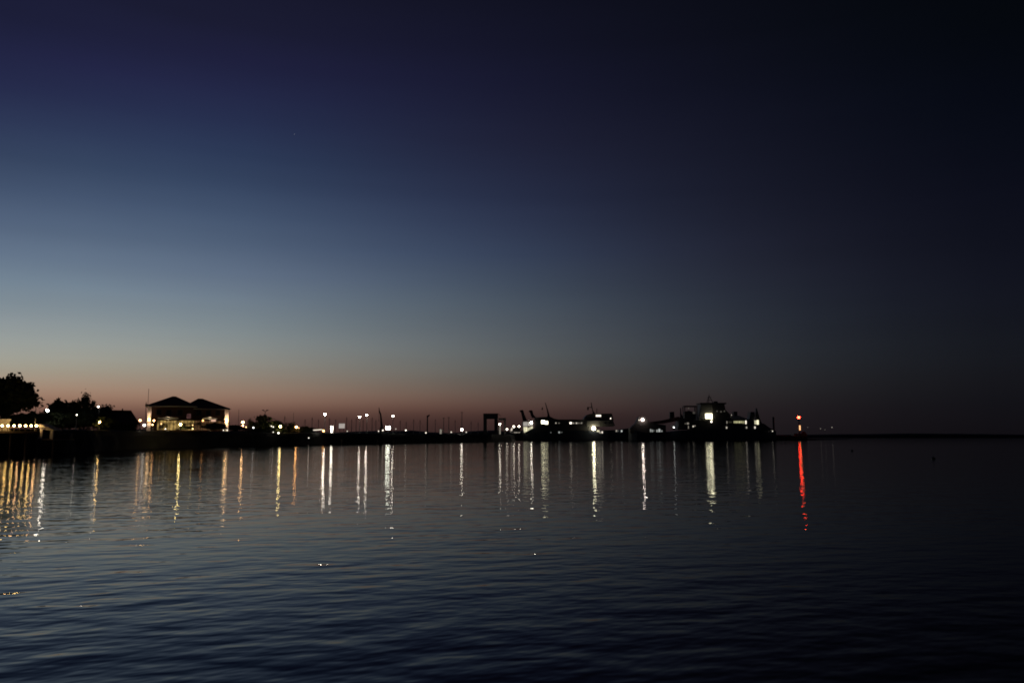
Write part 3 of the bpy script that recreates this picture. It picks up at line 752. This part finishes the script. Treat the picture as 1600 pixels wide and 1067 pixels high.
# ------------------------------------------------------------------ ferries
def loft_hull(xs_, half, zs, yc, zbot=-1.0):
    vs, fs = [], []; n = len(xs_)
    for x, hb, z in zip(xs_, half, zs):
        vs += [(x, yc - hb, z), (x, yc - hb * .92, .3), (x, yc - hb * .8, zbot), (x, yc + hb * .8, zbot), (x, yc + hb * .92, .3), (x, yc + hb, z)]
    for i in range(n - 1):
        for k in range(6): fs.append((i * 6 + k, (i + 1) * 6 + k, (i + 1) * 6 + (k + 1) % 6, i * 6 + (k + 1) % 6))
    fs += [tuple(range(6)), tuple(range((n - 1) * 6, n * 6))]
    return vs, fs
def windows(root, D, y, items, name='window'):
    for pa, pb, ya, yb, col, s in items:
        b = MB(); b.box(X(pa, D), X(pb, D), y - .06, y - .004, Z(yb, D), Z(ya, D)); b.build(name, glowmat(col, s), root)
def lampball(root, D, y, px, py, rpx, col, s, name='deck_lamp'):
    c = P(px, py, D); b = MB(); b.ball((c.x, y, c.z), rpx * .75 * M(D)); b.build(name, glowmat(col, s * 1.4), root, True)

D = 575; yc = 583
q = thing('car_ferry', 'double ended car ferry with lit open ramp end and leaning masts', 'ferry', (X(900, D), yc, 0), 'ferries at the quay')
O = lambda pts: [(X(a, D), Z(c, D)) for a, c in pts]
b = MB()
pxs = [818, 824, 834, 850, 880, 920, 950, 968, 978, 986]
b.add(*loft_hull([X(p, D) for p in pxs], [3.5, 5.2, 6.6, 7.2, 7.4, 7.4, 7.0, 5.6, 4.2, 2.6], [Z(v, D) for v in (677, 676.5, 674.5, 673, 672.5, 672.5, 672, 671, 669.5, 668.5)], yc))
b.build('hull', m_hull, q)
yf = yc - 6.9
b = MB(); b.prism(O([(836, 675.5), (836, 657), (862, 655), (925, 655.2), (930, 657), (930, 675.5)]), yf, yf + 13.8); b.build('deck_house', m_shipdark, q)
b = MB(); b.prism(O([(834, 657), (836.5, 651.8), (856, 650.8), (861, 651), (866, 653.6), (872, 654.8), (872, 656.2)]), yf + .6, yf + 13); b.build('aft_house', m_shipdark, q)
windows(q, D, yf, [(846, 851.5, 656.6, 661.6, CREAM, 7.0), (851.5, 856.6, 657.6, 662.8, CREAM, 3.2)], 'lit_opening')
windows(q, D, yf, [(868, 869.8, 659.8, 661.6, WHITE, .45), (872.5, 875, 660, 661.6, WHITE, .12), (890.5, 893.8, 659.5, 662, WHITE, 3.0), (895.5, 897.5, 660, 662, WHITE, .35), (900, 902.2, 659.8, 662, WHITE, .6), (903.5, 905, 660, 661.8, WHITE, .18), (906.2, 907.4, 660, 661.8, WHITE, .18), (908.6, 910, 659.5, 661.9, WHITE, .3)])
windows(q, D, yc - 7.5, [(860, 861.6, 674.5, 676.5, COOL, .1), (872.6, 875, 674, 676.6, COOL, .35), (876, 879, 674.6, 676, COOL, .08)], 'porthole_and_glow')
# open vehicle deck end, its lit inner walls done as glowing panels
b = MB(); b.prism(O([(817, 677), (816.3, 658.8), (816.9, 658.3), (833, 657.2), (833, 658)] + [(817.4, 659.2), (817.6, 677)]), yf - .2, yf + 12); b.build('ramp_frame', m_ship, q)
windows(q, D, yf + .4, [(817.6, 824.2, 659, 665.6, (1, .92, .82), .36), (824.8, 832.6, 659, 665, (1, .92, .78), .5)], 'glow_bulkhead')
b = MB(); b.prism(O([(818, 667), (824.2, 667), (824.2, 673.6), (820.3, 677.3), (818.6, 675)]), yf + .1, yf + .39); b.build('glow_vehicle_deck', glowmat(CREAM, 1.15, .5, .5), q)
b = MB(); b.prism(O([(824.9, 668.4), (832.6, 665.6), (832.6, 669.4), (824.9, 673.2)]), yf + .1, yf + .39); b.build('glow_vehicle_deck', glowmat(CREAM, 1.0, .55, .5), q)
b = MB(); b.prism(O([(817.6, 677), (833, 668.8), (836, 668.8), (836, 677)]), yf + .0, yf + .09); b.build('bulwark', m_hull, q)
lampball(q, D, yf - .2, 830.3, 660, 2.0, WHITE, 30)
for dx, extra in ((0, 0), (14.6, 0)):
    b = MB(); b.prism(O([(a + dx, c) for a, c in ((812, 641.5), (813, 640.6), (816.5, 640), (818, 641), (819.5, 647), (824.2, 657.5 - (5 if dx else 0)), (817.2, 657.5 - (5 if dx else 0)), (815, 648), (814, 643.5), (812.5, 643.2))]), yf + 2 + dx * .3, yf + 3.2 + dx * .3)
    b.build('ramp_gallows', m_shipdark, q)
b = MB(); b.prism(O([(852.6, 628.2), (853.6, 628.8), (857.5, 641), (860.2, 650), (862.5, 652), (855.5, 652), (856.5, 648), (855.4, 640)]), yc - .8, yc + .8); b.build('mast', m_shipdark, q)
b = MB(); b.prism(O([(846.8, 639.6), (847.6, 636.2), (849, 635.2), (849, 639.6)]), yc - .15, yc + .15); b.tube((X(848.8, D), yc, Z(635, D)), (X(849.4, D), yc, Z(651.4, D)), .05); b.build('pennant', m_shipdark, q)
# wheelhouse at the far end
b = MB(); b.prism(O([(912.5, 657), (914, 652.5), (918, 648), (924, 646), (957, 645.8), (958.6, 652), (959.6, 657)]), yf + .4, yf + 13.2); b.build('wheelhouse', m_shipdark, q)
b = MB(); b.prism(O([(918, 667), (918, 657), (958.5, 657), (961.5, 665), (958, 666.2), (944, 666)]), yf - .3, yf + 13.9); b.build('bow_screen', m_shipgrey, q)
windows(q, D, yf - .3, [(944.5, 947.5, 659.6, 662, (.5, .5, .5), .003), (951, 954, 659.6, 662, (.5, .5, .5), .003), (955.2, 957.4, 659.4, 662, (.5, .5, .5), .003)], 'dark_window')
windows(q, D, yf + .4, [(931.8, 939.9, 647.9, 650.8, WHITE, 1.6)], 'bridge_window')
lampball(q, D, yf + .1, 954.4, 653.6, .9, WHITE, 3)
b = MB(); b.prism(O([(925.6, 628), (926.4, 628), (927.6, 635), (929, 641), (932.5, 646), (928.4, 646), (927.6, 640), (926.2, 634)]), yc - .6, yc + .6); b.build('mast', m_shipdark, q)
b = MB(); b.tube((X(919.6, D), yc, Z(635.6, D)), (X(928, D), yc, Z(635.8, D)), .25); b.box(X(919.6, D), X(922, D), yc - .5, yc + .5, Z(640, D), Z(636, D)); b.tube((X(935, D), yc, Z(637.5, D)), (X(934.6, D), yc, Z(646, D)), .22); b.build('radar', m_shipdark, q)
lampball(q, D, yf - 1.2, 927.6, 669.2, 3.4, CREAM, 26, 'floodlight')
windows(q, D, yc - 7.7, [(932.5, 936.8, 671.6, 674.8, CREAM, .7), (936.8, 938.6, 674, 677, WHITE, .4), (940.2, 942, 673.6, 676.8, WHITE, 1.2), (962.4, 964.6, 671.5, 674.5, WHITE, .3), (970.4, 972.6, 672, 674.6, COOL, .6), (966, 967, 672.2, 674, COOL, .1)], 'porthole_and_glow')  # first cream patch is floodlight spill on the hull, done as a glowing panel

# work boat
D = 566; yc = 572
q = thing('tugboat', 'squat dark tug with a bright lamp on its wheelhouse roof', 'tug', (X(1010, D), yc, 0))
O = lambda pts: [(X(a, D), Z(c, D)) for a, c in pts]
b = MB(); pxs = [984, 988, 996, 1010, 1030, 1042]
b.add(*loft_hull([X(p, D) for p in pxs], [.6, 2.4, 4, 4.4, 4.2, 3.2], [Z(v, D) for v in (669, 671, 673, 676, 677, 676)], yc)); b.build('hull', m_hull, q)
b = MB(); b.prism(O([(985.5, 669.5), (990, 665), (994, 662), (996.5, 658), (998, 653.5), (1000, 650.8), (1009, 650.6), (1011.5, 652.6), (1014, 657), (1016, 660), (1042, 664), (1042, 677), (986, 677)]), yc - 3.2, yc + 3.2); b.build('wheelhouse', m_shipdark, q)
lampball(q, D, yc - 3.9, 1004.8, 655.6, 2.3, (1, .84, .74), 34, 'mast_lamp'); lampball(q, D, yc - 3.6, 999.4, 656.1, 1.1, WHITE, 1.2, 'mast_lamp')
windows(q, D, yc - 3.2, [(1017, 1018.8, 670, 674.6, COOL, .3), (1019.4, 1021.8, 671, 674.8, COOL, .22), (1022.4, 1024, 671.6, 673.6, COOL, .1), (1026.8, 1029, 671.2, 674.8, COOL, .3), (1030, 1033, 669.8, 674.8, COOL, .42), (1033.8, 1036.6, 672, 674.6, COOL, .2)])

# second ferry
D = 588; yc = 598
q = thing('passenger_ferry', 'tall dark ferry with a roofed bridge and bright lit doorway', 'ferry', (X(1130, D), yc, 0), 'ferries at the quay')
O = lambda pts: [(X(a, D), Z(c, D)) for a, c in pts]
b = MB(); pxs = [1040, 1048, 1066, 1100, 1160, 1195, 1208, 1219]
b.add(*loft_hull([X(p, D) for p in pxs], [4.5, 6.2, 7.2, 7.6, 7.6, 6.4, 4.2, 1.4], [Z(v, D) for v in (675, 674, 672, 671, 670.5, 670.5, 671.5, 673)], yc)); b.build('hull', m_hull, q)
yf = yc - 7.1
b = MB(); b.prism(O([(1060, 671), (1064, 655), (1070, 654), (1095, 656), (1140, 656), (1146, 655), (1170, 654.5), (1176, 655.5), (1197, 662), (1205, 668), (1212, 672)]), yf, yf + 14); b.build('deck_house', m_shipdark, q)
b = MB(); b.prism(O([(1016, 659.4), (1040, 656), (1064, 650.4), (1066, 652), (1066, 656.5), (1040, 661.5), (1016, 661.5)]), yf + 3, yf + 9); b.build('stern_ramp', m_rust, q)
b = MB(); b.prism(O([(1052.5, 653.5), (1053, 642.6), (1059.6, 642.2), (1060, 652)]), yf + 9.5, yf + 12); b.build('vent', m_shipdark, q)
b = MB(); b.prism(O([(1065.2, 655), (1065.6, 637), (1067, 637), (1067.4, 646), (1071, 654)]), yf + 1, yf + 1.6); b.build('davit', m_shipdark, q)
b = MB(); b.box(X(1072, D), X(1093, D), yf + 1, yf + 8, Z(635.2, D), Z(633.4, D))
b.build('canopy_roof', m_shipdark, q)
for a, c in ((1072.3, 1073.6), (1091.2, 1093)):
    for yy in (yf + 1.1, yf + 7.4):
        b = MB(); b.box(X(a, D), X(c, D), yy, yy + .5, Z(655, D), Z(635.2, D)); b.build('canopy_post', m_shipdark, q)
b = MB(); b.prism(O([(1072.6, 655), (1072.6, 643), (1080, 641), (1086, 643), (1091, 646), (1091, 655)]), yf + 2, yf + 6.5); b.build('funnel_casing', m_shipdark, q)
windows(q, D, yf + 2, [(1085.8, 1089.4, 643, 646, WHITE, .05)], 'dim_window')
lampball(q, D, yf + 1.5, 1078, 637.4, 1.2, WHITE, .06)
# bridge
b = MB(); b.prism(O([(1094.5, 657), (1096, 645), (1098.5, 631), (1116.5, 631), (1116.5, 657)]), yf + .8, yf + 12.5); b.build('bridge_wall', m_shipgrey, q)
b = MB(); b.prism(O([(1116.5, 657), (1116.5, 631), (1135.5, 631), (1137, 640), (1143, 646), (1146, 655), (1146, 657)]), yf + .6, yf + 12.7); b.build('bridge_house', m_shipdark, q)
b = MB(); b.box(X(1096.8, D), X(1138, D), yf - .4, yf + 13.5, Z(631, D) + .01, Z(628.9, D)); b.build('bridge_roof', m_shipdark, q)
b = MB()
for a in (1110.5, 1120.5):
    b.tube((X(a, D), yc - 1, Z(629, D)), (X(1115, D), yc, Z(616.5, D)), .3, .15, 6)
b.tube((X(1115, D), yc + 1.5, Z(629, D)), (X(1115, D), yc, Z(614, D)), .3, .1, 6)
for k in (620, 624): b.tube((X(1111.5, D), yc, Z(k, D)), (X(1118.5, D), yc, Z(k, D)), .15, .15, 6)
b.box(X(1122, D), X(1128, D), yc - 1, yc + 1, Z(629, D), Z(626, D)); b.build('mast', m_shipdark, q)
windows(q, D, yf + .8, [(1105, 1115.6, 646, 653.6, CREAM, 6.0)], 'lit_doorway')
windows(q, D, yf + .8, [(1113.2, 1116, 653.6, 656.2, CREAM, 2.0)], 'lit_doorway')
lampball(q, D, yf - .2, 1113, 658.6, 1.4, WHITE, 5); lampball(q, D, yf - .5, 1110.5, 649.5, 2.0, CREAM, 20, 'floodlight')
windows(q, D, yf + .6, [(1122.2, 1124.8, 641, 643.2, WHITE, .05), (1128.4, 1131, 641.6, 644, WHITE, .06), (1134, 1136.2, 641, 643.2, WHITE, .05)], 'bridge_window')
# decks aft
b = MB(); b.prism(O([(1146, 655), (1146, 650), (1158, 649), (1160, 650), (1166, 652), (1170, 654.6)]), yf + .5, yf + 12); b.build('upper_deck', m_ship, q)
b = MB(); b.box(X(1151.5, D), X(1157, D), yf + 3, yf + 8, Z(649.6, D), Z(642.4, D)); b.build('vent', m_shipdark, q)
b = MB(); b.box(X(1143.8, D), X(1145, D), yf + .1, yf + .4, Z(652, D), Z(646, D)); b.build('ladder', m_white, q)
lampball(q, D, yf - .1, 1144.6, 648, .7, WHITE, .6)
windows(q, D, yf, [(1137.6, 1138.8, 657.5, 661.5, WHITE, .25), (1140.5, 1146, 658, 660.6, CREAM, .02)] + [(1148.8 + 2.75 * k, 1150.9 + 2.75 * k, 657.4, 660.8 + (k > 4) * .5, (1, .95, .5), v) for k, v in enumerate((.35, .5, .4, .55, .4, .3, .2))] + [(1167, 1169, 656.8, 662.2, WHITE, 1.4)])
windows(q, D, yc - 7.75, [(1136.2, 1138, 666.4, 669.4, WHITE, .6), (1167.5, 1169.3, 666.2, 669.2, WHITE, .4), (1180.6, 1182.6, 666, 669.4, WHITE, .9)], 'porthole_and_glow')
windows(q, D, yf, [(1181.5, 1185, 656.6, 662.6, CREAM, .5), (1185, 1188.2, 656, 663, CREAM, 1.2)], 'lit_opening')
b = MB(); b.prism(O([(1174, 657), (1176.5, 649), (1177, 643), (1183.6, 643), (1184, 649), (1182, 657)]), yf + 2, yf + 9); b.build('funnel', m_shipdark, q)
b = MB(); b.prism(O([(1187.6, 637), (1188.8, 637), (1190.4, 644), (1192.6, 652), (1196, 661.5), (1186, 661.5), (1186.6, 650), (1187, 643)]), yf + 4, yf + 6); b.build('mast', m_shipdark, q)
windows(q, D, yf, [(1072.0, 1073.2, 660.6, 662.6, WHITE, .12), (1075, 1078.4, 660, 662.8, WHITE, .22), (1077, 1077.8, 665, 669.5, WHITE, .3), (1084, 1086, 664.8, 667, WHITE, .8), (1087, 1088.4, 664.2, 666, WHITE, .3)])
for px, py, r, s in ((1202.2, 669, 1.3, 3), (1204.8, 670.2, 1.1, .8), (1208, 671.2, 1.2, 1.2), (1210, 673.4, 1.0, .9)): lampball(q, D, yc - 5.8, px, py, r, WHITE, s)
lampball(q, D, yc - 8.3, 1053.6, 667.6, 1.5, COOL, 4); windows(q, D, yc - 7.3, [(1050, 1056, 664.6, 665.4, COOL, .05)], 'lamp_hood')
D = 628
b = MB(); b.lathe((X(1212, D), D + 4, 3.5), [(1.0, 0), (.85, 1), (.8, Z(652, D) - 4), (.95, Z(651.8, D) - 4), (.5, Z(651, D) - 3.5)], 10)
tag(b.build('mooring_post', m_shipdark), 'thick dark post at the right end of the second ferry', 'mooring post')

# ------------------------------------------------------------------ beacon on the mole head
D = 646
q = thing('harbour_beacon', 'red harbour beacon on a slim tower at the mole end', 'beacon', (X(1249.3, D), D, 3.2))
b = MB(); xb = X(1249.3, D); zl = Z(652, D)
b.lathe((xb, D, 3.2), [(1.5, 0), (1.4, 1.6), (.55, 1.7), (.42, zl - 3.2 - 1.9), (.9, zl - 3.2 - 1.8), (.9, zl - 3.2 - 1.55), (.3, zl - 3.2 - 1.5), (.3, zl - 3.2 - .8)], 10); b.build('tower', m_rust, q)
b = MB(); b.ball((xb, D, zl), 1.05); b.build('red_lantern', glowmat((1, .030, .012), 46), q, True)
b = MB(); b.box(xb - .5, xb + .5, D - 1.7, D - 1.45, Z(672, D), Z(664.5, D)); b.build('lit_door', glowmat((1, .5, .22), 1.6), q)
D = 650
b = MB(); b.box(X(1243, D), X(1263, D), D + 3, D + 10, 2.5, Z(677, D)); b.prism([(X(a, D), Z(c, D)) for a, c in ((1255, 677.2), (1257, 674), (1261, 674), (1263, 677.2))], D + 4, D + 8)
tag(b.build('pump_house', m_shipdark), 'low dark block house at the foot of the red beacon', 'block house')
# lights on the far shore
for px, py, s, lb in ((1262, 667.5, .12, 'faintest far light just right of the red beacon'), (1282, 669.5, .25, 'far shore light, left one of a loose trio'), (1289, 671, .12, 'far shore light, dim middle one of a loose trio'), (1300, 667.5, .5, 'far shore light, brightest and rightmost of all')):
    lamp_post(px, py, 2390, .75, WHITE, s, lb, ground=9.0, group='lamps on the far shore')

# ------------------------------------------------------------------ small things on the water
for px, D, lb in ((1330, 150, 'dark mooring buoy far right, the farther of two'), (1456, 96, 'dark mooring buoy far right, the nearer of two'), (1227, 330, 'tiny dark buoy left of the red reflection')):
    x = X(px, D)
    q = thing('mooring_buoy', lb, 'buoy', (x, D, 0), 'mooring buoys')
    b = MB(); b.lathe((x, D, -.25), [(.06, 0), (.22, .15), (.25, .3), (.18, .42), (.05, .48)], 12); b.build('float', m_shipdark, q, True)
    b = MB(); b.tube((x, D, .22), (x, D, .5), .03); b.build('top_mark', m_metal, q)
for px, D, lb in ((403, 240, 'short dark pile in the water below the cool white lamp'), (534, 292, 'short dark pile in the water below the billboard'), (590, 318, 'short dark pile in the water below the leaning crane'), (615, 329, 'short dark pile in the water right of the floodlight')):
    x = X(px, D); b = MB(); b.lathe((x, D, -1), [(.28, 0), (.26, 2.6), (.2, 2.7)], 10)
    tag(b.build('mooring_pile', m_wood), lb, 'pile', 'mooring piles along the bank')
c = P(460, 210, 20000)
b = MB(); b.ball(c, 5.5, 8, 6); tag(b.build('star', glowmat((.9, .95, 1), .5)), 'single faint star in the upper left sky', 'star')
